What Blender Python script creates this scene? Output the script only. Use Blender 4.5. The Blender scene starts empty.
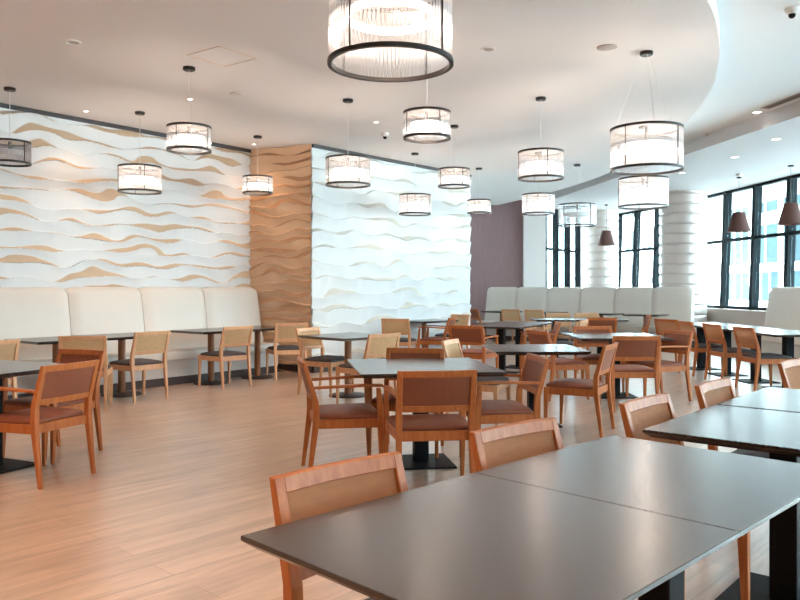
import bpy, bmesh, math, random
from mathutils import Vector, Matrix
random.seed(7)
PI = math.pi
C = bpy.context.scene.collection
sc = bpy.context.scene

# ------------------------------------------------------------------ camera
cam_d = bpy.data.cameras.new('camera')
cam_d.sensor_width = 36.0
cam_d.lens = 36.0 * 761 / 800
cam_d.shift_y = -13.0 / 800
cam_d.clip_end = 300
cam = bpy.data.objects.new('camera', cam_d)
cam.location = (0, 0, 1.36)
cam.rotation_euler = (PI / 2, 0, 0)
C.objects.link(cam)
sc.camera = cam

# ------------------------------------------------------------------ colour management, world, sun
sc.view_settings.view_transform = 'Standard'
sc.view_settings.look = 'None'
sc.view_settings.gamma = 1.0
sc.view_settings.exposure = 0.3
sc.view_settings.use_curve_mapping = False
world = bpy.data.worlds.new('sky')
world.use_nodes = True
sc.world = world
bg = world.node_tree.nodes['Background']
bg.inputs[0].default_value = (0.73, 0.89, 1.0, 1)
bg.inputs[1].default_value = 13
sun_d = bpy.data.lights.new('sun', 'SUN')
sun_d.energy = 45.0
sun_d.color = (1.0, 0.96, 0.9)
sun_d.angle = 0.01
sun = bpy.data.objects.new('sun', sun_d)
sun.rotation_euler = Vector((0.62, 0.25, -0.74)).to_track_quat('-Z', 'Y').to_euler()
sun.location = (-20, -5, 30)
C.objects.link(sun)

def portal(a, b, z0, z1):
    """daylight portal in a window opening from a to b (plan), guiding sky light in"""
    d = bpy.data.lights.new('window_portal', 'AREA')
    d.shape = 'RECTANGLE'
    d.cycles.is_portal = True
    ax, ay = a; bx, by = b
    L = math.hypot(bx - ax, by - ay)
    d.size = L; d.size_y = z1 - z0
    o = bpy.data.objects.new('window_portal', d)
    u = Vector((bx - ax, by - ay, 0)).normalized()
    n = Vector((u.y, -u.x, 0))
    o.location = ((ax + bx) / 2, (ay + by) / 2, (z0 + z1) / 2)
    zax = -n                                   # light shines along local -Z
    if (Vector((2, 8, 0)) - Vector((o.location.x, o.location.y, 0))).dot(n) < 0:
        zax = n
    xax = u
    yax = zax.cross(xax)
    m = Matrix((xax, yax, zax)).transposed()
    o.rotation_euler = m.to_euler()
    C.objects.link(o)

# ------------------------------------------------------------------ materials
def new_mat(name):
    m = bpy.data.materials.new(name); m.use_nodes = True
    nt = m.node_tree
    return m, nt, nt.nodes['Principled BSDF']

def N(nt, kind, **kw):
    n = nt.nodes.new(kind)
    for k, v in kw.items():
        setattr(n, k, v)
    return n

def plain(name, col, rough=0.5, metal=0.0, var=0.06, scale=8.0, spec=0.5, coat=0.0, bump=0.0, bscale=200.0, sheen=0.0):
    m, nt, p = new_mat(name)
    tc = N(nt, 'ShaderNodeTexCoord')
    nz = N(nt, 'ShaderNodeTexNoise'); nz.inputs['Scale'].default_value = scale; nz.inputs['Detail'].default_value = 3
    nt.links.new(tc.outputs['Object'], nz.inputs['Vector'])
    mx = N(nt, 'ShaderNodeMix', data_type='RGBA')
    mx.inputs[6].default_value = tuple(c * (1 - var) for c in col) + (1,)
    mx.inputs[7].default_value = tuple(min(1, c * (1 + var)) for c in col) + (1,)
    nt.links.new(nz.outputs['Fac'], mx.inputs[0])
    nt.links.new(mx.outputs[2], p.inputs['Base Color'])
    p.inputs['Roughness'].default_value = rough
    p.inputs['Metallic'].default_value = metal
    p.inputs['Specular IOR Level'].default_value = spec
    p.inputs['Coat Weight'].default_value = coat
    if bump:
        b = N(nt, 'ShaderNodeBump'); b.inputs['Strength'].default_value = bump; b.inputs['Distance'].default_value = 0.002
        n2 = N(nt, 'ShaderNodeTexNoise'); n2.inputs['Scale'].default_value = bscale
        nt.links.new(tc.outputs['Object'], n2.inputs['Vector'])
        nt.links.new(n2.outputs['Fac'], b.inputs['Height']); nt.links.new(b.outputs[0], p.inputs['Normal'])
    return m

def wood(name, c1, c2, rough=0.4, axis=(1, 1, 1), scale=3.0, spec=0.5, coat=0.0):
    """streaky grain: noise stretched along one object axis"""
    m, nt, p = new_mat(name)
    tc = N(nt, 'ShaderNodeTexCoord'); mp = N(nt, 'ShaderNodeMapping')
    mp.inputs['Scale'].default_value = axis
    nz = N(nt, 'ShaderNodeTexNoise'); nz.inputs['Scale'].default_value = scale
    nz.inputs['Detail'].default_value = 5; nz.inputs['Roughness'].default_value = 0.6
    rp = N(nt, 'ShaderNodeValToRGB')
    rp.color_ramp.elements[0].position = 0.3; rp.color_ramp.elements[0].color = c1 + (1,)
    rp.color_ramp.elements[1].position = 0.7; rp.color_ramp.elements[1].color = c2 + (1,)
    nt.links.new(tc.outputs['Object'], mp.inputs['Vector']); nt.links.new(mp.outputs[0], nz.inputs['Vector'])
    nt.links.new(nz.outputs['Fac'], rp.inputs[0]); nt.links.new(rp.outputs[0], p.inputs['Base Color'])
    p.inputs['Roughness'].default_value = rough
    p.inputs['Specular IOR Level'].default_value = spec
    p.inputs['Coat Weight'].default_value = coat
    p.inputs['Coat Roughness'].default_value = 0.22
    p.inputs['Coat IOR'].default_value = 1.6
    return m

M = {}
M['cherry'] = wood('cherry_wood', (0.38, 0.10, 0.024), (0.53, 0.172, 0.048), 0.45, (12, 12, 1.5), 4, 0.35)
M['litwood'] = wood('cherry_lit_pale', (0.60, 0.30, 0.145), (0.74, 0.42, 0.23), 0.45, (12, 12, 1.5), 4)  # cherry again, with the light on these frames put into the colour
M['walnut_top'] = wood('dark_walnut', (0.022, 0.013, 0.011), (0.042, 0.026, 0.021), 0.27, (2, 40, 10), 2, 0.5, 0.35)
M['pedestal_wood'] = wood('pedestal_wood', (0.24, 0.09, 0.035), (0.36, 0.15, 0.06), 0.4, (14, 14, 1), 4)
M['leather'] = plain('brown_leather', (0.24, 0.070, 0.034), 0.48, spec=0.35, var=0.12, bump=0.3, bscale=350)
M['grey_fabric'] = plain('charcoal_seat', (0.075, 0.062, 0.065), 0.7, var=0.1, bump=0.3, bscale=500)
M['black_steel'] = plain('black_steel', (0.006, 0.006, 0.007), 0.6, spec=0.2, var=0.1)
M['bronze'] = plain('dark_bronze', (0.018, 0.012, 0.010), 0.42, metal=0.3, var=0.1)
M['cream'] = plain('cream_leather', (0.68, 0.61, 0.54), 0.42, var=0.02, bump=0.15, bscale=300)
M['cream_base'] = plain('cream_base', (0.62, 0.58, 0.54), 0.5, var=0.03)
M['plinth'] = plain('dark_plinth', (0.05, 0.025, 0.018), 0.5)
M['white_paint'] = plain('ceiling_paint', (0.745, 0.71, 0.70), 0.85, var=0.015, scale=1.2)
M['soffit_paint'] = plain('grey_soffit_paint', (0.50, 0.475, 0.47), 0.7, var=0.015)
M['cool_paint'] = plain('ceiling_paint_right', (0.78, 0.79, 0.80), 0.7, var=0.01, scale=1.2)
M['wall_paint'] = plain('warm_wall_paint', (0.62, 0.46, 0.36), 0.8, var=0.03)
M['pier_paint'] = plain('pale_pier_paint', (0.80, 0.74, 0.72), 0.7, var=0.02)
M['plum'] = wood('plum_panel', (0.27, 0.165, 0.17), (0.31, 0.195, 0.20), 0.6, (8, 8, 0.8), 3)
M['frame'] = plain('window_frame', (0.008, 0.014, 0.017), 0.6, var=0.1, spec=0.12)
M['sill_wall'] = plain('sill_wall', (0.52, 0.44, 0.39), 0.6, var=0.03)
M['white_plastic'] = plain('white_plastic', (0.72, 0.69, 0.66), 0.5, var=0.01)
M['grey_plastic'] = plain('grey_plastic', (0.36, 0.31, 0.29), 0.5, var=0.03)
M['bronze_trim'] = plain('shadow_gap_trim', (0.05, 0.04, 0.04), 0.6)
M['facade'] = plain('white_facade', (0.80, 0.80, 0.78), 0.8, var=0.02, scale=1)
M['teal_glass'] = plain('teal_glass', (0.005, 0.019, 0.023), 0.3, var=0.5, scale=0.4, spec=0.1)
M['street'] = plain('pale_paving', (0.62, 0.67, 0.70), 0.8, var=0.05)
M['shade_brown'] = plain('brown_shade', (0.12, 0.05, 0.038), 0.8, var=0.15, scale=30)

def mat_cane(name, a, b, thru):
    m, nt, p = new_mat(name)
    tc = N(nt, 'ShaderNodeTexCoord')
    ck = N(nt, 'ShaderNodeTexChecker'); ck.inputs['Scale'].default_value = 240
    ck.inputs[1].default_value = a + (1,); ck.inputs[2].default_value = b + (1,)
    nz = N(nt, 'ShaderNodeTexNoise'); nz.inputs['Scale'].default_value = 9
    nt.links.new(tc.outputs['Object'], ck.inputs['Vector'])
    mx = N(nt, 'ShaderNodeMix', data_type='RGBA', blend_type='MULTIPLY'); mx.inputs[0].default_value = 0.25
    nt.links.new(ck.outputs[0], mx.inputs[6]); nt.links.new(nz.outputs['Fac'], mx.inputs[7])
    nt.links.new(mx.outputs[2], p.inputs['Base Color'])
    p.inputs['Roughness'].default_value = 0.7; p.inputs['Specular IOR Level'].default_value = 0.2
    tr = N(nt, 'ShaderNodeBsdfTransparent'); ms = N(nt, 'ShaderNodeMixShader')
    tl = N(nt, 'ShaderNodeBsdfTranslucent'); m0 = N(nt, 'ShaderNodeMixShader'); m0.inputs[0].default_value = 0.4
    nt.links.new(mx.outputs[2], tl.inputs[0]); nt.links.new(p.outputs[0], m0.inputs[1]); nt.links.new(tl.outputs[0], m0.inputs[2])
    ms.inputs[0].default_value = thru
    out = nt.nodes['Material Output']
    nt.links.new(m0.outputs[0], ms.inputs[1]); nt.links.new(tr.outputs[0], ms.inputs[2]); nt.links.new(ms.outputs[0], out.inputs[0])
    return m
M['cane'] = mat_cane('woven_cane', (0.86, 0.61, 0.36), (0.74, 0.50, 0.28), 0.08)
M['cane_dark'] = mat_cane('woven_cane_amber', (0.66, 0.32, 0.16), (0.57, 0.26, 0.12), 0.2)

def mat_rods():
    m, nt, p = new_mat('ribbed_glass')
    nt.nodes.remove(p)
    tr = N(nt, 'ShaderNodeBsdfTransparent'); tr.inputs[0].default_value = (0.96, 0.95, 0.95, 1)
    tl = N(nt, 'ShaderNodeBsdfTranslucent'); tl.inputs[0].default_value = (0.95, 0.93, 0.92, 1)
    gl = N(nt, 'ShaderNodeBsdfGlossy'); gl.inputs['Roughness'].default_value = 0.12; gl.inputs[0].default_value = (0.9, 0.9, 0.9, 1)
    lw = N(nt, 'ShaderNodeLayerWeight'); lw.inputs[0].default_value = 0.45
    m1 = N(nt, 'ShaderNodeMixShader'); m1.inputs[0].default_value = 0.14
    m2 = N(nt, 'ShaderNodeMixShader')
    nt.links.new(tr.outputs[0], m1.inputs[1]); nt.links.new(tl.outputs[0], m1.inputs[2])
    nt.links.new(lw.outputs['Facing'], m2.inputs[0])
    nt.links.new(m1.outputs[0], m2.inputs[1]); nt.links.new(gl.outputs[0], m2.inputs[2])
    nt.links.new(m2.outputs[0], nt.nodes['Material Output'].inputs[0])
    return m
M['rods'] = mat_rods()

def mat_emit(name, col, s):
    m, nt, p = new_mat(name)
    p.inputs['Base Color'].default_value = (0.8, 0.8, 0.8, 1)
    p.inputs['Emission Color'].default_value = col + (1,)
    p.inputs['Emission Strength'].default_value = s
    return m
M['diffuser'] = mat_emit('lit_diffuser', (1.0, 0.93, 0.88), 3.0)
M['downlight_lit'] = mat_emit('lit_downlight', (1.0, 0.93, 0.86), 8.0)
M['bulb'] = mat_emit('lit_bulb', (1.0, 0.75, 0.5), 12.0)

def mat_pane():
    m, nt, p = new_mat('window_glass')
    nt.nodes.remove(p)
    tr = N(nt, 'ShaderNodeBsdfTransparent'); tr.inputs[0].default_value = (0.88, 0.97, 0.98, 1)
    gl = N(nt, 'ShaderNodeBsdfGlossy'); gl.inputs['Roughness'].default_value = 0.02
    lw = N(nt, 'ShaderNodeLayerWeight'); lw.inputs[0].default_value = 0.5
    fr = N(nt, 'ShaderNodeMapRange'); fr.inputs[3].default_value = 0.03; fr.inputs[4].default_value = 0.16
    nt.links.new(lw.outputs['Facing'], fr.inputs[0])
    ms = N(nt, 'ShaderNodeMixShader')
    nt.links.new(fr.outputs[0], ms.inputs[0]); nt.links.new(tr.outputs[0], ms.inputs[1]); nt.links.new(gl.outputs[0], ms.inputs[2])
    nt.links.new(ms.outputs[0], nt.nodes['Material Output'].inputs[0])
    return m
M['pane'] = mat_pane()

def mat_floor():
    m, nt, p = new_mat('plank_floor')
    tc = N(nt, 'ShaderNodeTexCoord'); mp = N(nt, 'ShaderNodeMapping')
    mp.inputs['Rotation'].default_value = (0, 0, math.radians(-47))
    br = N(nt, 'ShaderNodeTexBrick'); br.offset = 0.37
    br.inputs['Scale'].default_value = 1.0
    br.inputs['Brick Width'].default_value = 1.9; br.inputs['Row Height'].default_value = 0.19
    br.inputs['Mortar Size'].default_value = 0.0022; br.inputs['Mortar Smooth'].default_value = 0.6
    br.inputs['Color1'].default_value = (0.58, 0.405, 0.30, 1)
    br.inputs['Color2'].default_value = (0.70, 0.51, 0.39, 1)
    br.inputs['Mortar'].default_value = (0.33, 0.20, 0.13, 1)
    nt.links.new(tc.outputs['Object'], mp.inputs['Vector']); nt.links.new(mp.outputs[0], br.inputs['Vector'])
    mp2 = N(nt, 'ShaderNodeMapping'); mp2.inputs['Scale'].default_value = (1.0, 9.0, 1.0)
    nt.links.new(mp.outputs[0], mp2.inputs['Vector'])
    nz = N(nt, 'ShaderNodeTexNoise'); nz.inputs['Scale'].default_value = 1.6; nz.inputs['Detail'].default_value = 6
    nz.inputs['Roughness'].default_value = 0.62; nz.inputs['Distortion'].default_value = 0.6
    nt.links.new(mp2.outputs[0], nz.inputs['Vector'])
    rp = N(nt, 'ShaderNodeValToRGB')
    rp.color_ramp.elements[0].position = 0.25; rp.color_ramp.elements[0].color = (0.50, 0.45, 0.42, 1)
    rp.color_ramp.elements[1].position = 0.72; rp.color_ramp.elements[1].color = (1.12, 1.1, 1.08, 1)
    nt.links.new(nz.outputs['Fac'], rp.inputs[0])
    mx = N(nt, 'ShaderNodeMix', data_type='RGBA', blend_type='MULTIPLY'); mx.inputs[0].default_value = 0.9
    nt.links.new(br.outputs[0], mx.inputs[6]); nt.links.new(rp.outputs[0], mx.inputs[7])
    nt.links.new(mx.outputs[2], p.inputs['Base Color'])
    p.inputs['Roughness'].default_value = 0.33; p.inputs['Coat Weight'].default_value = 0.8; p.inputs['Coat Roughness'].default_value = 0.28
    return m
M['floor'] = mat_floor()

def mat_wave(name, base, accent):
    """carved panel: base colour, with a second colour on the receding face of each ridge (mesh attribute 'band')"""
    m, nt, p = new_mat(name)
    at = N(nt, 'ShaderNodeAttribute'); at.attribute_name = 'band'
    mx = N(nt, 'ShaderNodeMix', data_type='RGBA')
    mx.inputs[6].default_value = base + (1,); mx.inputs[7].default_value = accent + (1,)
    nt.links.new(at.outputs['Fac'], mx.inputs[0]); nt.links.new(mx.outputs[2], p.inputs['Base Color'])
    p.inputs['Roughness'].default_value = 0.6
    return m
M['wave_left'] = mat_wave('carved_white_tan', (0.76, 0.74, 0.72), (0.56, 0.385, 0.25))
M['wave_shaded'] = mat_wave('carved_warm_shade', (0.78, 0.53, 0.34), (0.46, 0.25, 0.13))  # left-wall panel again, with shade and warm lamplight put into the colour
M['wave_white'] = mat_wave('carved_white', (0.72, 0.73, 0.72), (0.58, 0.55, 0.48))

# ------------------------------------------------------------------ mesh helpers
class MB:
    def __init__(s):
        s.v = []; s.f = []
    def add(s, vs, fs):
        k = len(s.v); s.v += [tuple(v) for v in vs]; s.f += [tuple(i + k for i in f) for f in fs]
    def box(s, x0, x1, y0, y1, z0, z1):
        s.loft([[(x0, y0, z0), (x1, y0, z0), (x1, y1, z0), (x0, y1, z0)], [(x0, y0, z1), (x1, y0, z1), (x1, y1, z1), (x0, y1, z1)]])
    def loft(s, rings, caps=True, closed=True):
        n = len(rings[0]); vs = [p for r in rings for p in r]; fs = []
        for i in range(len(rings) - 1):
            for j in range(n if closed else n - 1):
                a = i * n + j; b = i * n + (j + 1) % n
                fs.append((a, b, b + n, a + n))
        if caps:
            fs.append(tuple(range(n - 1, -1, -1))); k = (len(rings) - 1) * n
            fs.append(tuple(range(k, k + n)))
        s.add(vs, fs)
    def lathe(s, prof, n=32, cx=0, cy=0, caps=False, close_prof=False):
        rings = [[(cx + r * math.cos(2 * PI * j / n), cy + r * math.sin(2 * PI * j / n), z) for j in range(n)] for r, z in prof]
        if close_prof: rings.append(rings[0])
        s.loft(rings, caps)
    def tube(s, pts, r, n=6):
        pts = [Vector(p) for p in pts]; rings = []
        for i, p in enumerate(pts):
            d = (pts[min(i + 1, len(pts) - 1)] - pts[max(i - 1, 0)]).normalized()
            a = d.orthogonal().normalized(); b = d.cross(a)
            rings.append([p + r * (math.cos(2 * PI * j / n) * a + math.sin(2 * PI * j / n) * b) for j in range(n)])
        s.loft(rings)
    def mesh(s, name, mat, bevel=0.0, seg=1, smooth=False):
        me = bpy.data.meshes.new(name); me.from_pydata(s.v, [], s.f)
        bm = bmesh.new(); bm.from_mesh(me)
        bmesh.ops.recalc_face_normals(bm, faces=bm.faces)
        if bevel:
            es = [e for e in bm.edges if len(e.link_faces) == 2 and e.calc_face_angle(0) > 0.5]
            bmesh.ops.bevel(bm, geom=es, offset=bevel, segments=seg, affect='EDGES', profile=0.6)
        bm.to_mesh(me); bm.free()
        if smooth:
            for p in me.polygons: p.use_smooth = True
        me.materials.append(M[mat] if isinstance(mat, str) else mat)
        return me
    def build(s, name, mat, parent=None, **kw):
        o = bpy.data.objects.new(name, s.mesh(name, mat, **kw)); C.objects.link(o)
        if parent: o.parent = parent
        return o

def smooth_by_angle(o, ang=0.7):
    me = o.data
    for p in me.polygons: p.use_smooth = True
    me.set_sharp_from_angle(angle=ang)

def thing(name, label, cat, loc=(0, 0, 0), rz=0, group=None):
    o = bpy.data.objects.new(name, None); C.objects.link(o)
    o.location = loc; o.rotation_euler = (0, 0, rz); o['label'] = label; o['category'] = cat
    if group: o['group'] = group
    return o
def struct(o):
    o['kind'] = 'structure'; return o
def tag(o, label, cat, group=None):
    o['label'] = label; o['category'] = cat
    if group: o['group'] = group
    return o
def dup(root, loc, rz, label, group=None):
    r = root.copy(); C.objects.link(r); r.location = loc; r.rotation_euler = (0, 0, rz); r['label'] = label
    if group: r['group'] = group
    for ch in list(root.children):
        c = ch.copy(); C.objects.link(c); c.parent = r
        for g in list(ch.children):
            d = g.copy(); C.objects.link(d); d.parent = c
    return r

# ------------------------------------------------------------------ room shell
ZL, ZR, ZS = 3.62, 3.78, 3.58          # dropped ceiling, raised ceiling, window soffit
b = MB(); b.box(-16.5, 10.2, -4.3, 25.0, -0.1, 0.0); struct(b.build('floor', 'floor'))
b = MB(); b.box(-16.5, 10.4, -4.3, 25.0, ZR, ZR + 0.3); struct(b.build('ceiling', 'cool_paint'))
def prism(poly, z0, z1, name, mat):
    b = MB(); b.loft([[(x, y, z0) for x, y in poly], [(x, y, z1) for x, y in poly]])
    return struct(b.build(name, mat))
ctrl = [(-7.0, -2.0), (-4.6, -0.7), (-2.4, 0.75), (-0.55, 2.35), (0.75, 3.75), (1.75, 4.95), (2.417, 5.99), (2.73, 6.56), (3.05, 7.26), (3.29, 7.9), (3.59, 8.82),
        (3.98, 10.75), (4.16, 13.0), (4.1, 15.5), (3.6, 18.2), (2.7, 21.0)]
arc = []
for i in range(len(ctrl) - 1):
    p0 = ctrl[max(i - 1, 0)]; p1 = ctrl[i]; p2 = ctrl[i + 1]; p3 = ctrl[min(i + 2, len(ctrl) - 1)]
    for k in range(5):
        t = k / 5
        arc.append(tuple(0.5 * (2 * p1[a] + (p2[a] - p0[a]) * t + (2 * p0[a] - 5 * p1[a] + 4 * p2[a] - p3[a]) * t * t + (3 * p1[a] - p0[a] - 3 * p2[a] + p3[a]) * t ** 3) for a in (0, 1)))
arc.append(ctrl[-1])
prism(arc + [(-1.0, 21.2), (-16, 21.2), (-16, -2.0)], ZL, ZR + 0.02, 'ceiling_drop', 'white_paint')

def fac(y):                                        # plan line of the right-hand glazing
    return 9.61 - (9.61 - 7.2) * (y + 4) / 24.0
def sof(y):
    return 4.86 - 0.14 * (y - 12.24)
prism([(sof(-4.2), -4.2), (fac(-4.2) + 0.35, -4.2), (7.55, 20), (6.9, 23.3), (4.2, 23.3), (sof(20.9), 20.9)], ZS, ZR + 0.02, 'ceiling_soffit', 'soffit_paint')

# ---- carved wave walls (true relief)
def noise1(seed):
    r = random.Random(seed)
    ks = [(r.uniform(0.6, 1.4), r.uniform(0, 6.28), r.uniform(1.5, 3.0), r.uniform(0, 6.28)) for _ in range(5)]
    return ks
KW = noise1(3); KA = noise1(11); KB = noise1(23)
def fsum(ks, u, v, su, sv):
    t = 0
    for i, (a, p, c, q) in enumerate(ks):
        t += math.sin(u * su * a * (1 + 0.45 * i) + p + math.sin(v * sv * c + q) * 1.6 + v * sv * (1 if i % 2 else -1)) / (1 + 0.35 * i)
    return t / 3.0
def wave_wall(name, A, B, z1, mat, du=0.022, dv=0.009, period=0.19, depth=0.035, off=0.0, wmax=0.42, bias=0.15):
    ax, ay = A; bx, by = B
    L = math.hypot(bx - ax, by - ay); ux, uy = (bx - ax) / L, (by - ay) / L
    nx, ny = uy, -ux                                # towards the room
    nu = int(L / du); nv = int(z1 / dv)
    vs = []; bands = []
    for j in range(nv + 1):
        v = z1 * j / nv
        for i in range(nu + 1):
            u = L * i / nu; U = u + off
            warp = 0.062 * fsum(KW, U, v, 3.0, 4.6) + 0.02 * math.sin(U * 7.3 + v * 3.1)
            ph = (v + warp) / period; k = math.floor(ph); f = ph - k
            w = fsum(KA, U + 1.7 * math.sin(k * 2.4), k * 0.77, 2.9, 1.3) + bias
            w = max(0.0, min(1.0, w)) * wmax
            amp = 0.35 + 0.65 * min(1, w / (wmax * 0.5))
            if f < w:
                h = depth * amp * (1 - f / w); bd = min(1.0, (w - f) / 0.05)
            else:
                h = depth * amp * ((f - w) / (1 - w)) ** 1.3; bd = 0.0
            vs.append((ax + ux * u + nx * h, ay + uy * u + ny * h, v)); bands.append(bd)
    fs = []
    n = nu + 1
    for j in range(nv):
        for i in range(nu):
            a = j * n + i; fs.append((a, a + 1, a + n + 1, a + n))
    me = bpy.data.meshes.new(name); me.from_pydata(vs, [], fs)
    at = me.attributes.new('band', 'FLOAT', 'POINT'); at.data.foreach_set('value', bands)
    me.materials.append(M[mat])
    o = bpy.data.objects.new(name, me); C.objects.link(o); struct(o)
    # solid body behind the carved face
    b = MB(); t = 0.25
    b.loft([[(ax - nx * 0.004, ay - ny * 0.004, z), (bx - nx * 0.004, by - ny * 0.004, z), (bx - nx * t, by - ny * t, z), (ax - nx * t, ay - ny * t, z)] for z in (0, z1)])
    q = b.build('wall_core', 'pier_paint', o)
    return o
CORN = (-2.47, 12.55); RET = (-1.40, 12.05); WEND = (1.41, 15.35)
wd = Vector((0.61, 0.79)).normalized(); wn = Vector((wd.y, -wd.x))
def WP(s, t):                                       # s metres back along the left wall from the corner, t into the room
    return (CORN[0] - wd.x * s + wn.x * t, CORN[1] - wd.y * s + wn.y * t)
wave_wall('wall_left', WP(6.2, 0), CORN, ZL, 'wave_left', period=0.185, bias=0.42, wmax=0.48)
wave_wall('wall_return', CORN, RET, ZL, 'wave_shaded', off=3.0, bias=0.5, period=0.14, depth=0.055, wmax=0.5)
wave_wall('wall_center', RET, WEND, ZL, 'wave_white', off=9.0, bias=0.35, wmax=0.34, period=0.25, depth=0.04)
def wall(name, A, B, z0, z1, mat, t=0.2):
    ax, ay = A; bx, by = B
    L = math.hypot(bx - ax, by - ay); nx, ny = (by - ay) / L, -(bx - ax) / L
    b = MB(); b.loft([[(ax, ay, z), (bx, by, z), (bx - nx * t, by - ny * t, z), (ax - nx * t, ay - ny * t, z)] for z in (z0, z1)])
    return struct(b.build(name, mat))
wall('wall_left_near', (-15.8, -4.0), WP(6.2, 0), 0, ZR, 'wall_paint')
wall('wall_near', (9.7, -4.0), (-15.8, -4.0), 0, ZR, 'wall_paint')
wall('wall_passage', (1.36, 15.55), (1.2, 21.2), 0, ZR, 'pier_paint')
wall('wall_far', (1.2, 21.2), (3.42, 21.2), 0, ZR, 'plum')
wall('wall_pier', (3.42, 21.0), (4.02, 21.0), 0, ZR, 'pier_paint', t=0.3)
wall('wall_corner', (5.5, 23.2), (6.5, 23.2), 0, ZR, 'pier_paint')
def strip(name, A, B, z0, z1, t, mat):
    ax, ay = A; bx, by = B
    L = math.hypot(bx - ax, by - ay); nx, ny = (by - ay) / L, -(bx - ax) / L
    b = MB(); b.loft([[(ax, ay, z), (bx, by, z), (bx + nx * t, by + ny * t, z), (ax + nx * t, ay + ny * t, z)] for z in (z0, z1)])
    return struct(b.build(name, mat))
strip('trim_1', WP(6.2, 0), CORN, ZL - 0.05, ZL, 0.05, 'bronze_trim')
strip('trim_2', RET, WEND, ZL - 0.05, ZL, 0.05, 'bronze_trim')
strip('baseboard_center', RET, WEND, 0, 0.12, 0.05, 'plinth')
strip('baseboard_return', CORN, RET, 0, 0.12, 0.05, 'plinth')
# ---- glazing
LEAN = 0.035
nwin = [0]
def window(A, B, z0, z1, zr, mull=0.12, first=True, last=False, lean=LEAN):
    """one bay of glazing: frame as the structure, panes as its children"""
    nwin[0] += 1
    ax, ay = A; bx, by = B
    L = math.hypot(bx - ax, by - ay); ux, uy = (bx - ax) / L, (by - ay) / L
    ox, oy = -uy, ux                                # outwards is to the left of A->B when walking far to near ... fixed below
    mid = Vector(((ax + bx) / 2, (ay + by) / 2))
    if (Vector((1, 9)) - mid).dot(Vector((ox, oy))) > 0: ox, oy = -ox, -oy
    def P(u, dpt, z):
        k = lean * (z - z0) + dpt
        return (ax + ux * u + ox * k, ay + uy * u + oy * k, z)
    def bar(b, u0, u1, d0, d1, za, zb):
        b.loft([[P(u0, d0, z), P(u1, d0, z), P(u1, d1, z), P(u0, d1, z)] for z in (za, zb)])
    b = MB(); h = mull / 2
    if first: bar(b, -h, h, 0, 0.16, z0, z1)
    if last: bar(b, L - h, L + h, 0, 0.16, z0, z1)
    lo = h if first else h; hi = L - h
    bar(b, lo, hi, 0.02, 0.14, z0, z0 + 0.07); bar(b, lo, hi, 0.02, 0.14, z1 - 0.06, z1); bar(b, lo, hi, 0.02, 0.14, zr - 0.035, zr + 0.035)
    o = struct(b.build('window_%d' % nwin[0], 'frame'))
    for za, zb in ((z0 + 0.07, zr - 0.035), (zr + 0.035, z1 - 0.06)):
        g = MB(); bar(g, lo, hi, 0.075, 0.087, za, zb); g.build('pane', 'pane', o)
SILL = 0.86
ys = [20.0 - 1.215 * k + 0.08 for k in range(0, 20)]
ys[0] = 20.0
for i in range(len(ys) - 1):
    window((fac(ys[i]), ys[i]), (fac(ys[i + 1]), ys[i + 1]), SILL, ZS, 2.43, last=(i == len(ys) - 2))
portal((fac(20), 20), (fac(-3), -3), SILL, ZS)
far_pts = [(7.2, 20.0), (6.97, 21.0), (6.73, 22.05), (6.5, 23.05)]
for i in range(3):
    window(far_pts[i], far_pts[i + 1], SILL, ZS, 2.43, first=(i > 0), last=(i == 2))
portal((7.2, 20.0), (6.5, 23.05), SILL, ZS)
bk = [(4.05, 21.05), (4.53, 21.77), (5.02, 22.5), (5.5, 23.2)]
for i in range(3):
    window(bk[i], bk[i + 1], 0.5, ZS, 2.43, last=(i == 2), lean=0.0)
portal(bk[0], bk[-1], 0.5, ZS)
strip('wall_sill', (fac(20), 20), (fac(-4.0), -4.0), 0, SILL, 0.12, 'sill_wall')
wall('wall_sill_far', (6.5, 23.05), (7.2, 20.0), 0, SILL, 'sill_wall')
wall('wall_sill_back', bk[0], bk[-1], 0, 0.5, 'sill_wall')
b = MB(); b.box(7.02, 7.2, 18.1, 18.45, 0, ZS); struct(b.build('trim_3', 'pier_paint'))

# ---- round clad columns
def column(cx, cy, r, name):
    b = MB(); prof = []
    z = 0.0; h = 0.235
    while z < ZS - 0.02:
        z1 = min(z + h, ZS + 0.04)
        for k in range(7):
            t = k / 6
            prof.append((r + 0.006 * math.sin(PI * t) - (0.022 if k in (0, 6) else 0.0), z + (z1 - z) * t))
        z = z1
    b.lathe(prof, 48, cx, cy, caps=True)
    o = struct(b.build(name, 'column_clad')); smooth_by_angle(o, 0.5)
M['column_clad'] = plain('column_cladding', (0.66, 0.58, 0.54), 0.36, metal=0.45, var=0.03)
column(6.66, 17.92, 0.53, 'column_near')
column(5.86, 22.3, 0.52, 'column_far')

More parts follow.
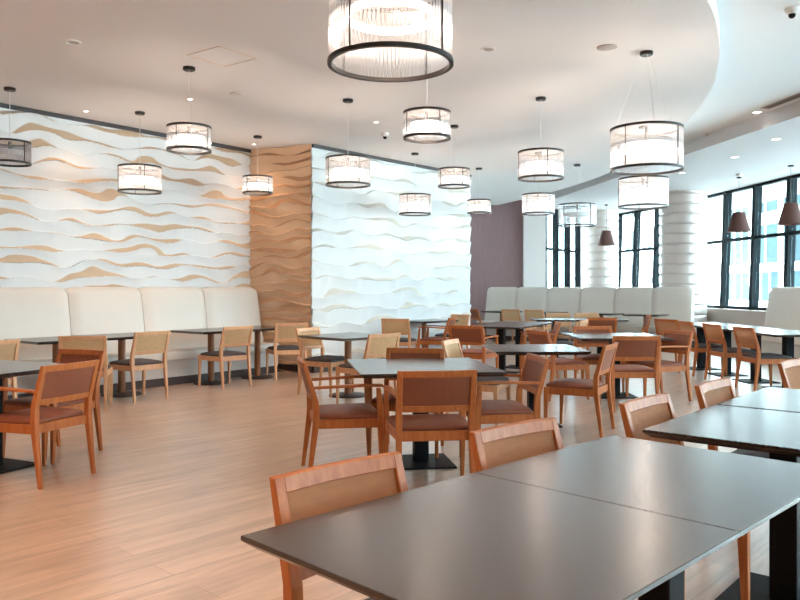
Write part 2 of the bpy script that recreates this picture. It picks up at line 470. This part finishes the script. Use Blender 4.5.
# ------------------------------------------------------------------ outside: street and buildings
b = MB(); b.box(10.5, 120, -40, 140, -0.35, -0.25); struct(b.build('ground', 'street'))
def building(label, x0, x1, y0, y1, h, fx, win):
    t = thing('building', label, 'building', ((x0 + x1) / 2, (y0 + y1) / 2, -0.25))
    cx, cy = t.location.x, t.location.y
    b = MB(); b.box(x0 - cx, x1 - cx, y0 - cy, y1 - cy, 0, h); b.build('facade_wall', 'facade', t)
    for (a, c, za, zb) in win:
        w = MB(); w.box(x0 - cx - 0.06, x0 - cx + 0.1, a - cy, c - cy, za, zb); f = w.build('window_glazing', 'teal_glass', t)
        m = MB()
        n = max(1, int((c - a) / 1.5))
        for k in range(n + 1):
            yy = a + (c - a) * k / n
            m.box(x0 - cx - 0.14, x0 - cx - 0.04, yy - cy - 0.06, yy - cy + 0.06, za, zb)
        m.box(x0 - cx - 0.16, x0 - cx - 0.04, a - cy - 0.1, c - cy + 0.1, za - 0.12, za)
        m.build('window_surround', 'facade', f)
    return t
win = []
for k in range(9):
    y = 26 + k * 5.2
    win += [(y - 0.3, y + 4.2, 3.6, 6.9), (y - 0.3, y + 4.2, 7.9, 11.0)]
    win.append((y - 0.4, y + 4.3, 0.4, 2.9))
building('white building across the street with teal windows, right of the round column', 31, 44, 22, 74, 15, 0, win)
win = [(78 + 6 * k, 82 + 6 * k, 2 + 4 * j, 4.4 + 4 * j) for k in range(6) for j in range(5)]
building('tall pale building farther off, seen between the two round columns', 28, 44, 76, 118, 30, 0, win)

# ------------------------------------------------------------------ chairs
RP = [(0.0, -0.285), (0.42, -0.232), (0.55, -0.236), (0.83, -0.315)]
def yb(z):
    for (z0, y0), (z1, y1) in zip(RP, RP[1:]):
        if z <= z1: return y0 + (y1 - y0) * (z - z0) / (z1 - z0)
    return RP[-1][1]
def rail(b, hw, z0, z1, th, bow=0.022, n=8, off=0.0):
    rings = []
    for i in range(n + 1):
        x = -hw + 2 * hw * i / n
        bw = bow * (1 - (x / hw) ** 2)
        rings.append([(x, yb(z0) - bw - th / 2 + off, z0), (x, yb(z0) - bw + th / 2 + off, z0), (x, yb(z1) - bw + th / 2 + off, z1), (x, yb(z1) - bw - th / 2 + off, z1)])
    b.loft(rings)
def cushion(hx, y0, y1, z0, z1, dome=0.022, n=12):
    b = MB(); rings = []
    cy = (y0 + y1) / 2; hy = (y1 - y0) / 2
    prof = [(0.97, 0.0), (1.0, 0.3), (0.99, 0.62), (0.95, 0.86), (0.85, 0.98), (0.6, 1.0), (0.3, 1.0), (0.05, 1.0)]
    lift = [0, 0, 0, 0, 0.12, 0.6, 0.92, 1.0]
    for (s, t), lf in zip(prof, lift):
        ring = []
        for k in range(40):
            a = 2 * PI * k / 40
            ca, sa = math.cos(a), math.sin(a); e = 0.22
            ring.append((hx * s * math.copysign(abs(ca) ** e, ca), cy + hy * s * math.copysign(abs(sa) ** e, sa), z0 + (z1 - z0) * t + dome * lf))
        rings.append(ring)
    b.loft(rings)
    return b
def post(b, path, sx, sy, x):
    """square tapering member: path of (z, y), half sizes per point"""
    rings = []
    for (z, y), hx, hy in zip(path, sx, sy):
        rings.append([(x - hx, y - hy, z), (x + hx, y - hy, z), (x + hx, y + hy, z), (x - hx, y + hy, z)])
    b.loft(rings)
def make_chair(name, label, W, wood_m, seat_m, back_m, arms, cane):
    t = thing(name, label, 'chair')
    hr = W / 2; hf = hr + (0.035 if arms else 0.02)      # half widths at the back and at the front
    def hx(y): return hr + (hf - hr) * (y + 0.23) / 0.46
    pr = hr - 0.019; pf = hf - 0.019
    b = cushion(1.0, -0.212, 0.242, 0.425, 0.462); b.v = [(x * (hx(y) - 0.012), y, z) for x, y, z in b.v]
    o = b.build('seat', seat_m, t); smooth_by_angle(o, 0.9)
    b = MB()
    b.box(-pf + 0.017, pf - 0.017, 0.208, 0.232, 0.365, 0.428); b.box(-pr + 0.017, pr - 0.017, -0.236, -0.212, 0.365, 0.428)
    for s in (-1, 1):
        b.loft([[(s * (hx(y) - d), y, z) for d, z in ((0.008, 0.365), (0.032, 0.365), (0.032, 0.428), (0.008, 0.428))] for y in (-0.215, 0.21)])
    b.build('seat_frame', wood_m, t, bevel=0.003)
    b = MB(); rail(b, hr - 0.034, 0.785, 0.83, 0.028, 0.018); b.build('top_rail', wood_m, t, bevel=0.003)
    b = MB(); rail(b, hr - 0.034, 0.556, 0.598, 0.026, 0.018); b.build('bottom_rail', wood_m, t, bevel=0.003)
    b = MB(); rail(b, hr - 0.038, 0.598, 0.785, 0.010 if cane else 0.016, 0.018); b.build('backrest', back_m, t)
    for s in (-1, 1):
        b = MB(); post(b, RP, (0.013, 0.020, 0.020, 0.017), (0.013, 0.023, 0.021, 0.014), s * pr); b.build('leg', wood_m, t, bevel=0.003)
        b = MB()
        if arms:
            post(b, [(0, 0.232), (0.36, 0.222), (0.44, 0.222), (0.645, 0.205)], (0.012, 0.019, 0.019, 0.014), (0.012, 0.022, 0.022, 0.015), s * pf)
        else:
            post(b, [(0, 0.232), (0.36, 0.222), (0.43, 0.222)], (0.012, 0.019, 0.019), (0.012, 0.021, 0.021), s * pf)
        b.build('leg', wood_m, t, bevel=0.003)
        if arms:
            b = MB()
            rings = []
            for y, z, h in ((yb(0.64) + 0.012, 0.642, 0.015), (-0.1, 0.648, 0.019), (0.1, 0.655, 0.024), (0.235, 0.652, 0.022)):
                ax = s * (pr + (pf - pr) * (y + 0.24) / 0.45)
                rings.append([(ax - h, y, z), (ax + h, y, z), (ax + h, y, z + 0.02), (ax - h, y, z + 0.02)])
            b.loft(rings); b.build('armrest', wood_m, t, bevel=0.004)
    return t
PROTO = {}
KIND = {
    'arm': ('armchair', 0.515, 'cherry', 'leather', 'leather', True, False),
    'side': ('leather_chair', 0.52, 'cherry', 'leather', 'leather', False, False),
    'cane': ('cane_chair', 0.49, 'litwood', 'grey_fabric', 'cane', False, True),
    'amber': ('cane_chair', 0.49, 'cherry', 'grey_fabric', 'cane_dark', False, True),
}
def chair(kind, x, y, head, label, group):
    rz = -math.radians(head)
    if kind not in PROTO:
        k = KIND[kind]
        PROTO[kind] = make_chair(k[0], label, *k[1:])
        o = PROTO[kind]; o.location = (x, y, 0); o.rotation_euler = (0, 0, rz); o['group'] = group
    else:
        dup(PROTO[kind], (x, y, 0), rz, label, group)

gF = 'cane chairs at the dark foreground tables'
chair('amber', 0.035, 2.055, 136.5, 'amber cane-back chair nearest the camera, tucked behind the left dark foreground table', gF)
chair('amber', 0.65, 2.70, 139, 'amber cane-back chair behind the far half of the dark foreground table, before the brown armchairs', gF)
chair('amber', 1.40, 3.42, 133, 'cane-back chair at left corner of the pale-shining table on the right', gF)
chair('amber', 1.99, 4.06, 132, 'cane-back chair behind the joint of the two shining tables at right', gF)
chair('amber', 3.03, 5.25, 133, 'cane-back chair cut by the right edge of the photo, beyond the shining tables', gF)
gA = 'brown leather armchairs around the middle table'
chair('arm', 0.20, 5.15, -7, 'brown leather armchair in the centre, back turned to the camera', gA)
chair('arm', -0.41, 5.62, 78, 'brown leather armchair at left end of the middle table, facing right', gA)
chair('arm', 0.75, 5.82, -97, 'brown leather armchair at right end of the middle table, facing left', gA)
chair('arm', 0.07, 6.29, -168, 'brown leather armchair on far side of the middle table, only its top rail showing', gA)
chair('arm', -2.59, 5.44, -68, 'brown leather armchair at the left, nearest chair of the left-edge table', 'armchairs at the left-edge table')
chair('arm', -2.82, 6.16, -156, 'dark red-brown armchair on the far side of the left-edge table', 'armchairs at the left-edge table')
chair('side', 1.68, 7.21, -62, 'armless leather chair seen side-on, right of the second middle table', 'leather chairs around the second middle table')
chair('cane', 0.79, 7.5, 112, 'cane chair whose pale back shines white, left of the second middle table', 'leather chairs around the second middle table')
gN = 'leather chairs around the right middle table'
chair('side', 2.56, 8.54, 0, 'armless brown leather chair, back to camera, before the right middle table', gN)
chair('side', 1.97, 9.36, 72, 'leather chair at left of the right middle table, half hidden by the table before it', gN)
chair('arm', 3.1, 9.17, -112, 'leather armchair at right of the right middle table, beside the window-side chairs', gN)
chair('side', 2.6, 9.98, 180, 'leather chair beyond the right middle table, its rail just above the tabletop', gN)
gW = 'cane chairs along the cream wall banquette'
chair('cane', -4.28, 7.74, -58, 'honey oak cane chair cut by the left edge of the photo', gW)
chair('cane', -3.53, 8.56, -16, 'honey oak cane chair partly behind the dark red-brown left armchair', gW)
chair('cane', -3.2, 9.27, -53, 'honey oak cane chair with whole back in view, third from left by the banquette', gW)
chair('cane', -2.41, 10.45, -49, 'honey oak cane chair at the banquette under the second panel from the corner', gW)
chair('cane', -1.7, 11.42, -22, 'honey oak cane chair at the end of the banquette by the tan return wall', gW)
chair('cane', -0.93, 9.72, 120, 'cane chair at left of the table before the white carved wall', 'cane chairs before the white carved wall')
chair('cane', -0.39, 8.87, -44, 'pale cane chair at near right of the table before the white carved wall', 'cane chairs before the white carved wall')
chair('cane', 0.0, 13.1, 15, 'cane chair at the far table against the white carved wall, left side', 'chairs at the far table by the carved wall')
chair('arm', 0.62, 13.38, -72, 'leather armchair at the far table against the white carved wall, facing left', 'chairs at the far table by the carved wall')
chair('cane', 0.95, 14.5, -140, 'cane chair at the far end of the white carved wall, behind its last table', 'chairs at the far table by the carved wall')
gK = 'chairs at the far middle tables'
chair('arm', 1.04, 10.76, 26, 'leather armchair with back to camera, left of the far middle table pair', gK)
chair('arm', 2.08, 11.55, -85, 'leather armchair facing left before the far middle table pair', gK)
chair('cane', 2.66, 12.3, -62, 'pale cane chair at right of the far middle table pair', gK)
gJ = 'cane chairs along the window-side table row'
chair('amber', 4.84, 10.08, 84, 'cane-back chair at near end of the window-side table row', gJ)
chair('amber', 4.79, 10.98, 84, 'cane-back chair second along the window-side table row', gJ)
chair('amber', 4.72, 11.83, 84, 'cane-back chair third along the window-side table row, half hidden', gJ)
chair('amber', 4.66, 12.72, 60, 'cane-back chair at far end of the window-side table row', gJ)
gP = 'chairs at the far pair of tables before the back banquette'
chair('side', 3.52, 13.52, 2, 'brown leather chair back, beyond the right middle table and before the far pair of tables', gP)
chair('cane', 3.22, 15.2, 180, 'pale cane chair on far side of the far table pair, the left one', gP)
chair('cane', 3.8, 15.2, 180, 'pale cane chair on far side of the far table pair, the right one', gP)
chair('side', 4.42, 14.5, -80, 'leather chair facing left at right end of the far table pair', gP)
gQ = 'chairs at the back banquette tables'
chair('cane', 2.82, 18.38, 38, 'small far cane chair before the back banquette, left of two', gQ)
chair('cane', 3.3, 17.95, 38, 'small far cane chair before the back banquette, right of two', gQ)
chair('side', 2.06, 18.8, 65, 'small far leather chair before the plum wall', gQ)

# ------------------------------------------------------------------ tables
def top_mesh(w, d):
    b = MB(); H = 0.755
    def ring(i, z): return [(-w / 2 + i, -d / 2 + i, z), (w / 2 - i, -d / 2 + i, z), (w / 2 - i, d / 2 - i, z), (-w / 2 + i, d / 2 - i, z)]
    b.loft([ring(0.028, H - 0.034), ring(0.004, H - 0.016), ring(0, H - 0.012), ring(0, H - 0.002), ring(0.002, H)])
    return b
TPRO = {}
def table(kind, w, d, x, y, rot, label, group=None):
    key = (kind, w, d); rz = math.radians(rot)
    if key in TPRO:
        return dup(TPRO[key], (x, y, 0), rz, label, group)
    t = thing('pedestal_table', label, 'table', (x, y, 0), rz, group)
    TPRO[key] = t
    top_mesh(w, d).build('tabletop', 'walnut_top', t)
    if kind == 'steel':
        b = MB(); b.box(-0.055, 0.055, -0.055, 0.055, 0.014, 0.715); b.build('column', 'black_steel', t, bevel=0.004)
        b = MB(); b.box(-0.235, 0.235, -0.235, 0.235, 0.0, 0.014); b.build('base_plate', 'black_steel', t, bevel=0.003)
        b = MB(); b.box(-0.2, 0.2, -0.025, 0.025, 0.706, 0.722); b.box(-0.025, 0.025, -0.2, 0.2, 0.706, 0.722); b.build('bracket', 'black_steel', t)
    else:
        b = MB(); b.lathe([(0.045, 0.03), (0.045, 0.722)], 24, caps=True); o = b.build('column', 'pedestal_wood', t); smooth_by_angle(o)
        b = MB(); b.lathe([(0.24, 0.0), (0.24, 0.012), (0.225, 0.02), (0.06, 0.032)], 40, caps=True); o = b.build('base_plate', 'plinth', t); smooth_by_angle(o)
    return t
gD = 'dark foreground tables pushed together'
table('steel', 0.8895, 0.85, 0.227, 1.868, 45, 'dark walnut table nearest the camera, left half of the foreground pair', gD)
table('steel', 0.8895, 0.85, 0.857, 2.498, 45, 'dark walnut table forming the far right half of the foreground pair', gD)
gE = 'shining tables at the right edge'
table('steel', 0.90, 0.90, 1.665, 3.28, 49, 'table with bluish sheen at right, behind the foreground pair', gE)
table('steel', 0.90, 0.90, 2.275, 3.98, 49, 'table shining white at right edge, farther of the two', gE)
table('steel', 1.05, 1.12, 0.16, 5.9, 9, 'middle table surrounded by four brown leather armchairs')
table('steel', 0.90, 0.901, -3.07, 5.72, -25, 'table cut by the left photo edge, with two armchairs')
table('steel', 0.90, 0.92, 1.33, 7.58, 2, 'second middle table, behind and right of the armchair table')
table('steel', 1.1, 1.1, 2.68, 9.5, 0, 'right middle table with an armless leather chair before it')
gM = 'far middle tables pushed together'
table('steel', 0.90, 0.95, 1.6, 12.0, -26, 'near half of the far middle table pair', gM)
table('steel', 0.90, 0.95, 2.02, 12.87, -26, 'far half of the far middle table pair', gM)
gM5 = 'far pair of tables before the back banquette'
table('steel', 0.85, 0.8, 2.93, 14.4, 0, 'small far table, left of the pair with pale cane chairs behind', gM5)
table('steel', 0.85, 0.8, 3.79, 14.4, 0, 'small far table, right of the pair with a brown leather chair before it', gM5)
gR = 'window-side tables in a row'
for (x, y, l) in ((5.15, 10.1, 'window-side table at near end of the row'), (5.12, 10.95, 'window-side table second from the near end of the row'),
                  (5.06, 11.8, 'window-side table third from the near end of the row'), (5.01, 12.65, 'window-side table at far end of the row by the round column')):
    table('steel', 0.84, 0.845, x, y, 3, l, gR)
wr = math.degrees(math.atan2(wd.y, wd.x))
gT = 'banquette tables on wooden pedestals'
table('wood', 0.845, 0.76, -4.03, 8.93, wr, 'banquette table on brown pedestal, leftmost along the cream banquette', gT)
table('wood', 0.845, 0.76, -3.51, 9.6, wr, 'banquette table on brown pedestal beside the oak chair in full view', gT)
table('wood', 0.845, 0.76, -2.67, 10.75, wr, 'banquette table on brown pedestal, third along the cream banquette', gT)
table('wood', 0.845, 0.76, -2.14, 11.43, wr, 'banquette table on brown pedestal nearest the tan return wall', gT)
table('wood', 0.9, 0.9, -0.65, 9.53, 45, 'square table on brown pedestal before the white carved wall, with two pale cane chairs')
table('wood', 0.9, 0.9, 0.44, 13.9, 42, 'small far table on brown pedestal against the right end of the white carved wall')
gB = 'tables along the back banquette'
for (x, y, l) in ((2.55, 19.1, 'far table at left end of the back banquette'), (3.55, 18.4, 'far table second from left at the back banquette'),
                  (4.62, 17.45, 'far table third from left at the back banquette'), (5.42, 16.8, 'far table at right end of the back banquette near the round column')):
    table('wood', 0.8, 0.7, x, y, -39, l, gB)

# ------------------------------------------------------------------ banquettes
def banquette(label, A, B, n, tops=1.36, end_arm=False):
    """A->B along the back; the room lies to the right of A->B"""
    A = Vector(A); B = Vector(B); L = (B - A).length; u = (B - A) / L
    t = thing('banquette', label, 'banquette', (A.x, A.y, 0), math.atan2(u.y, u.x))
    # local frame: +X along the back, room at -Y
    w = L / n
    for k in range(n):
        b = MB()
        x0 = k * w + 0.004; x1 = (k + 1) * w - 0.004
        prof = [(-0.30, 0.40), (-0.315, 0.52), (-0.265, 0.66), (-0.215, 1.0), (-0.165, 1.29), (-0.12, 1.345), (-0.06, tops), (0.0, tops - 0.01), (0.0, 0.40)]
        rings = []
        m = 12
        for i in range(m + 1):
            f = i / m; x = x0 + (x1 - x0) * f
            e = min(f, 1 - f) * (x1 - x0)
            puff = 0.0 if e > 0.09 else 0.035 * (1 - e / 0.09) ** 2
            drop = 0.0 if e > 0.07 else 0.03 * (1 - e / 0.07) ** 2
            rings.append([(x, min(0, y + puff) if y < -0.01 else y, z - (drop if z > 1.2 else 0)) for y, z in prof])
        b.loft(rings); o = b.build('back_cushion', 'cream', t); smooth_by_angle(o, 0.9)
        b = MB(); b.box(x0, x1, -0.66, -0.20, 0.34, 0.47); o = b.build('seat_cushion', 'cream', t, bevel=0.03, seg=3); smooth_by_angle(o, 0.9)
    b = MB(); b.box(0, L, -0.61, 0.0, 0.11, 0.345); b.build('base', 'cream_base', t)
    b = MB(); b.box(0, L, -0.615, -0.02, 0.0, 0.11); b.build('plinth', 'plinth', t)
    return t
banquette('long cream leather banquette against the carved left wall', WP(5.41, 0.06), WP(0.01, 0.06), 5)
banquette('cream leather banquette at the back of the room before the round column', (2.42, 20.5), (6.62, 17.1), 6)
banquette('cream leather banquette under the windows at the right edge', (fac(15.0) - 0.3, 15.0), (fac(9.6) - 0.3, 9.6), 4)

# ------------------------------------------------------------------ pendants
PP = {}
def make_pendant(kind, label):
    r, z0, z1, bars, nrod = {'small': (0.215, 2.765, 3.0, 3, 54), 'medium': (0.262, 2.59, 2.905, 3, 64), 'large': (0.33, 2.49, 2.875, 3, 84), 'grand': (0.321, 2.535, 2.93, 3, 90), 'raised': (0.262, 2.655, 2.965, 3, 64)}[kind]
    t = thing('drum_pendant', label, 'pendant lamp', group='drum pendants of ribbed glass')
    b = MB(); b.lathe([(0.062, 0), (0.062, -0.028), (0.055, -0.034), (0.005, -0.034)], 28, caps=True); o = b.build('canopy', 'bronze', t); o.location.z = ZL; smooth_by_angle(o)
    for z, nm in ((z1, 'top_ring'), (z0, 'bottom_ring')):
        b = MB(); hh = 0.011
        b.lathe([(r - 0.012, z - hh), (r + 0.01, z - hh), (r + 0.01, z + hh), (r - 0.012, z + hh)], 64, close_prof=True); o = b.build(nm, 'bronze', t); smooth_by_angle(o)
    b = MB()
    for k in range(nrod):
        a = 2 * PI * k / nrod; b.lathe([(PI * r / nrod * 0.86, z0 + 0.01), (PI * r / nrod * 0.86, z1 - 0.01)], 8, r * 0.985 * math.cos(a), r * 0.985 * math.sin(a))
    o = b.build('glass_shade', 'rods', t); smooth_by_angle(o, 1.2)
    for k in range(4):
        a = 2 * PI * (k + 0.28) / 4
        b = MB(); x, y = (r + 0.006) * math.cos(a), (r + 0.006) * math.sin(a)
        b.tube([(x, y, z0), (x, y, z1)], 0.0055); b.build('frame_bar', 'bronze', t)
    if kind in ('small', 'medium', 'raised'):
        b = MB(); b.tube([(0, 0, ZL - 0.03), (0, 0, z1)], 0.0035, 6); b.build('suspension_wire', 'white_plastic', t)
    for k in range(3 if kind in ('large', 'grand') else 0):
        a = 2 * PI * (k + 0.1) / 3
        b = MB(); b.tube([(0.045 * math.cos(a), 0.045 * math.sin(a), ZL - 0.03), (r * 0.97 * math.cos(a), r * 0.97 * math.sin(a), z1)], 0.0016, 4); b.build('suspension_wire', 'white_plastic', t)
    b = MB(); zb = z1 - 0.05
    for k in range(3):
        a = 2 * PI * (k + 0.1) / 3
        b.tube([(0, 0, zb), (r * 0.96 * math.cos(a), r * 0.96 * math.sin(a), zb)], 0.005)
    b.tube([(0, 0, zb - 0.04), (0, 0, zb + 0.06)], 0.018, 10); b.build('socket', 'bronze', t)
    b = MB(); zc = z0 + (z1 - z0) * {'grand': 0.62, 'large': 0.54}.get(kind, 0.48); hb = (z1 - z0) * {'grand': 0.05, 'large': 0.08}.get(kind, 0.11); rb = r * 0.72
    b.lathe([(rb, zc - hb), (rb, zc + hb)], 40); b.lathe([(rb * 0.96, zc + hb), (rb * 0.96, zc - hb)], 40)
    o = b.build('diffuser', 'diffuser', t); smooth_by_angle(o)  # glowing ring added in place of bulb light stretched by the rods
    d = bpy.data.lights.new('bulb_light', 'POINT'); d.energy = {'small': 8, 'medium': 11, 'large': 15, 'grand': 15, 'raised': 11}[kind]; d.color = (1.0, 0.80, 0.64); d.shadow_soft_size = 0.03
    lo = bpy.data.objects.new('bulb_light', d); C.objects.link(lo); lo.parent = t; lo.location.z = zc
    return t
M['frosted_off'] = plain('frosted_diffuser', (0.7, 0.68, 0.66), 0.5)
def pendant(kind, x, y, label, lit=True):
    if kind not in PP:
        t = PP[kind] = make_pendant(kind, label); t.location = (x, y, 0); t.rotation_euler.z = random.uniform(0, 1.5)
    else:
        t = dup(PP[kind], (x, y, 0), random.uniform(0, 1.5), label, 'drum pendants of ribbed glass')
    if not lit:
        for ch in list(t.children):
            if ch.type == 'LIGHT': bpy.data.objects.remove(ch)
            elif ch.name.startswith('diffuser'):
                ch.data = ch.data.copy(); ch.data.materials[0] = M['frosted_off']
pendant('grand', -0.05, 4.0, 'largest ribbed glass drum pendant, cut by the top photo edge')
pendant('large', 2.37, 7.32, 'large glass drum pendant on three wires near the curved ceiling edge')
pendant('large', 3.42, 10.7, 'large glass drum pendant hanging just below the one near the curved ceiling edge')
pendant('large', 3.27, 14.04, 'unlit glass drum pendant before the windows, left of the round columns', False)
pendant('small', -2.17, 7.83, 'small bright drum pendant at upper left, before the carved left wall')
pendant('small', -2.13, 11.39, 'small drum pendant before the corner of the tan return wall')
pendant('small', 0.255, 7.18, 'small bright drum pendant just below and right of the largest one')
pendant('small', -4.43, 8.64, 'small unlit drum pendant cut by the left photo edge', False)
pendant('small', 0.756, 10.65, 'small drum pendant before the right top of the white carved wall')
pendant('small', 1.5, 14.45, 'small far drum pendant before the plum wall')
pendant('medium', -3.36, 9.83, 'mid-size drum pendant low before the middle of the carved left wall')
pendant('medium', -0.627, 9.17, 'mid-size drum pendant before the left of the white carved wall')
pendant('medium', 0.253, 12.84, 'mid-size far drum pendant low before the right of the white carved wall')
pendant('raised', 1.68, 9.08, 'mid-size drum pendant in mid-air above the second middle table')
pendant('medium', 2.32, 12.77, 'mid-size far drum pendant directly below the one above the second middle table')

def cone_lamp(x, y, z0, z1, label):
    t = thing('shade_pendant', label, 'pendant lamp', (x, y, 0), 0, 'brown cone-shaded pendants by the windows')
    b = MB(); b.lathe([(0.225, z0), (0.115, z1)], 32); b.lathe([(0.11, z1), (0.22, z0)], 32); o = b.build('lamp_shade', 'shade_brown', t); smooth_by_angle(o)
    b = MB(); b.tube([(0, 0, z1 - 0.12), (0, 0, ZS - 0.02)], 0.004); b.build('cord', 'bronze', t)
    b = MB(); b.tube([(-0.115, 0, z1 - 0.005), (0.115, 0, z1 - 0.005)], 0.004); b.tube([(0, -0.115, z1 - 0.005), (0, 0.115, z1 - 0.005)], 0.004); b.build('spider', 'bronze', t)
    b = MB(); b.lathe([(0.05, ZS), (0.05, ZS - 0.025)], 20, caps=True); b.build('canopy', 'bronze', t)
    b = MB(); b.lathe([(0.005, z1 - 0.20), (0.035, z1 - 0.175), (0.04, z1 - 0.15), (0.015, z1 - 0.12)], 16); o = b.build('bulb', 'bulb', t); smooth_by_angle(o, 2)
cone_lamp(6.86, 15.4, 2.48, 2.87, 'brown cone lampshade against the right windows, left of the two there')
cone_lamp(7.14, 13.9, 2.50, 2.89, 'brown cone lampshade at the right photo edge before the windows')
cone_lamp(5.56, 20.5, 2.48, 2.88, 'brown cone lampshade before the far round column')

# ------------------------------------------------------------------ ceiling fittings
def spot_light(x, y, z, e, ang=1.9, col=(1.0, 0.66, 0.42)):
    d = bpy.data.lights.new('downlight_beam', 'SPOT'); d.energy = e; d.spot_size = ang; d.spot_blend = 0.8; d.color = col; d.shadow_soft_size = 0.06
    o = bpy.data.objects.new('downlight_beam', d); C.objects.link(o); o.location = (x, y, z); return o
def downlight(x, y, z, label, e=0, r=0.055, col=(1.0, 0.66, 0.42), lit=True):
    t = thing('downlight', label, 'downlight', (x, y, z), 0, 'recessed downlights')
    b = MB(); b.lathe([(r * 1.35, 0), (r * 1.35, -0.006), (r, -0.008), (r * 0.95, 0.0)], 28, close_prof=True); b.build('trim_ring', 'white_plastic', t)
    b = MB(); b.lathe([(r * 0.95, -0.003), (0.002, -0.003)], 24); b.build('lens', 'downlight_lit' if lit else 'grey_plastic', t)
    if e:
        l = spot_light(0, 0, -0.02, e, col=col); l.parent = t
def disc(name, x, y, z, r, label, cat, mat='white_plastic', group=None):
    b = MB(); b.lathe([(r, 0), (r * 0.98, -0.008), (r * 0.8, -0.012), (0.003, -0.012)], 32); o = b.build(name, mat); o.location = (x, y, z); tag(o, label, cat, group); smooth_by_angle(o)
def at_ceiling(px, py, z):
    d = (z - 1.36) * 761 / (287 - py); return ((px - 400) / 761 * d, d)
x, y = at_ceiling(73, 42, ZL); downlight(x, y, ZL, 'unlit pale downlight at upper left of the ceiling', 0, lit=False)
x, y = at_ceiling(488, 49, ZL); downlight(x, y, ZL, 'unlit dark downlight right of the largest pendant', 0, lit=False)
x, y = at_ceiling(757, 112, ZR); downlight(x, y, ZR, 'downlight on the raised ceiling at right', 25, col=(1, 0.9, 0.8))
x, y = at_ceiling(776, 139, ZS); downlight(x, y, ZS, 'bright downlight in the window soffit, right edge', 25, col=(1, 0.9, 0.8))
x, y = at_ceiling(735, 157, ZS); downlight(x, y, ZS, 'bright downlight in the window soffit, middle one', 25, col=(1, 0.9, 0.8))
x, y = at_ceiling(682, 173, ZS); downlight(x, y, ZS, 'bright downlight in the window soffit beside the near round column', 25, col=(1, 0.9, 0.8))
x, y = at_ceiling(607, 47, ZL); disc('ceiling_speaker', x, y, ZL, 0.095, 'round ceiling speaker left of the three-wire pendant', 'speaker', 'grey_plastic')
x, y = at_ceiling(237, 94, ZL); disc('ceiling_speaker', x, y, ZL, 0.085, 'round pale ceiling speaker below the hatch at upper left', 'speaker')
def sprinkler(px, py, z, label):
    x, y = at_ceiling(px, py, z)
    t = thing('sprinkler', label, 'sprinkler', (x, y, z), 0, 'ceiling sprinklers')
    b = MB(); b.lathe([(0.045, 0), (0.042, -0.008), (0.015, -0.012)], 20); b.build('rosette', 'white_plastic', t)
    b = MB(); b.lathe([(0.012, -0.01), (0.012, -0.04), (0.025, -0.042), (0.025, -0.046), (0.002, -0.046)], 16); b.build('head', 'grey_plastic', t)
for px, py, l in ((86, 111, 'small ceiling fitting with added warm lamp near the top of the carved left wall'), (190, 99, 'small ceiling fitting with added warm lamp above the small bright pendant at upper left'),
                  (376, 122, 'small ceiling fitting with added warm lamp above the mid-size pendant left of centre'), (254, 144, 'sprinkler drawn as an added warm lamp above the corner of the tan wall')):
    x, y = at_ceiling(px, py, ZL); downlight(x, y, ZL, l, 30 if px in (86, 254) else 110, r=0.03)  # warm beams and glowing lenses added to small grey ceiling fittings
sprinkler(707, 133, ZR, 'sprinkler on the raised ceiling right of the three-wire pendant')
def dome_cam(px, py, z, label):
    x, y = at_ceiling(px, py, z)
    t = thing('security_camera', label, 'camera', (x, y, z), 0)
    b = MB(); b.lathe([(0.06, 0), (0.058, -0.03), (0.035, -0.055)], 24, caps=True); b.build('housing', 'white_plastic', t)
    b = MB(); b.lathe([(0.03, -0.055), (0.028, -0.075), (0.015, -0.088), (0.002, -0.09)], 20); o = b.build('lens', 'black_steel', t); smooth_by_angle(o, 2)
dome_cam(385, 133, ZL, 'small white camera on the ceiling above the white carved wall')
dome_cam(792, 8, ZR, 'small camera on the raised ceiling at the top right corner')
dome_cam(739, 174, ZS, 'small dark-lens camera on the soffit above the right windows')
# access hatch: a thin frame let into the ceiling
cx, cy = -1.74, 7.46
b = MB()
for (x0, x1, y0, y1) in ((-0.24, 0.24, -0.24, -0.232), (-0.24, 0.24, 0.232, 0.24), (-0.24, -0.232, -0.232, 0.232), (0.232, 0.24, -0.232, 0.232)):
    b.box(x0, x1, y0, y1, -0.004, 0.0)
o = tag(b.build('access_hatch', 'wall_paint'), 'thin square access hatch frame in the ceiling, upper left', 'hatch'); o.location = (cx, cy, ZL - 0.001); o.rotation_euler.z = math.radians(-36)
# linear slot diffuser along the soffit edge
t = thing('slot_diffuser', 'long beige slot air diffuser beside the soffit edge at right', 'air vent', (sof(9.6) - 0.16, 9.3, ZR), math.atan(0.14))
b = MB(); b.box(-0.06, 0.06, -1.3, 1.0, -0.012, 0.0); b.build('frame', 'grey_plastic', t, bevel=0.003)
b = MB()
for k in (-0.025, 0.025): b.box(k - 0.008, k + 0.008, -1.25, 0.95, -0.016, -0.011)
b.build('slot', 'black_steel', t)
# unseen downlights added to warm the near half of the room
gi = 0
for (x, y, e) in ((-1.6, 2.4, 210), (-3.4, 3.6, 240), (-5.2, 5.4, 240), (-1.3, 0.2, 190), (0.9, -0.6, 150), (2.6, 1.2, 80), (-6.4, 2.2, 190), (-4.2, 0.2, 60)):
    gi += 1
    zz = ZL if (x, y) in ((-1.6, 2.4), (-3.4, 3.6), (-5.2, 5.4), (-6.4, 2.2), (-4.2, 0.2)) else ZR
    nm = ['above the left foreground floor', 'over the open floor left of the camera', 'over the left-edge table', 'above and behind the camera, left', 'above and behind the camera', 'above the right foreground', 'far left over the open floor', 'behind the camera at far left'][gi - 1]
    downlight(x, y, zz, 'added warm fill downlight ' + nm + ', out of frame', e)
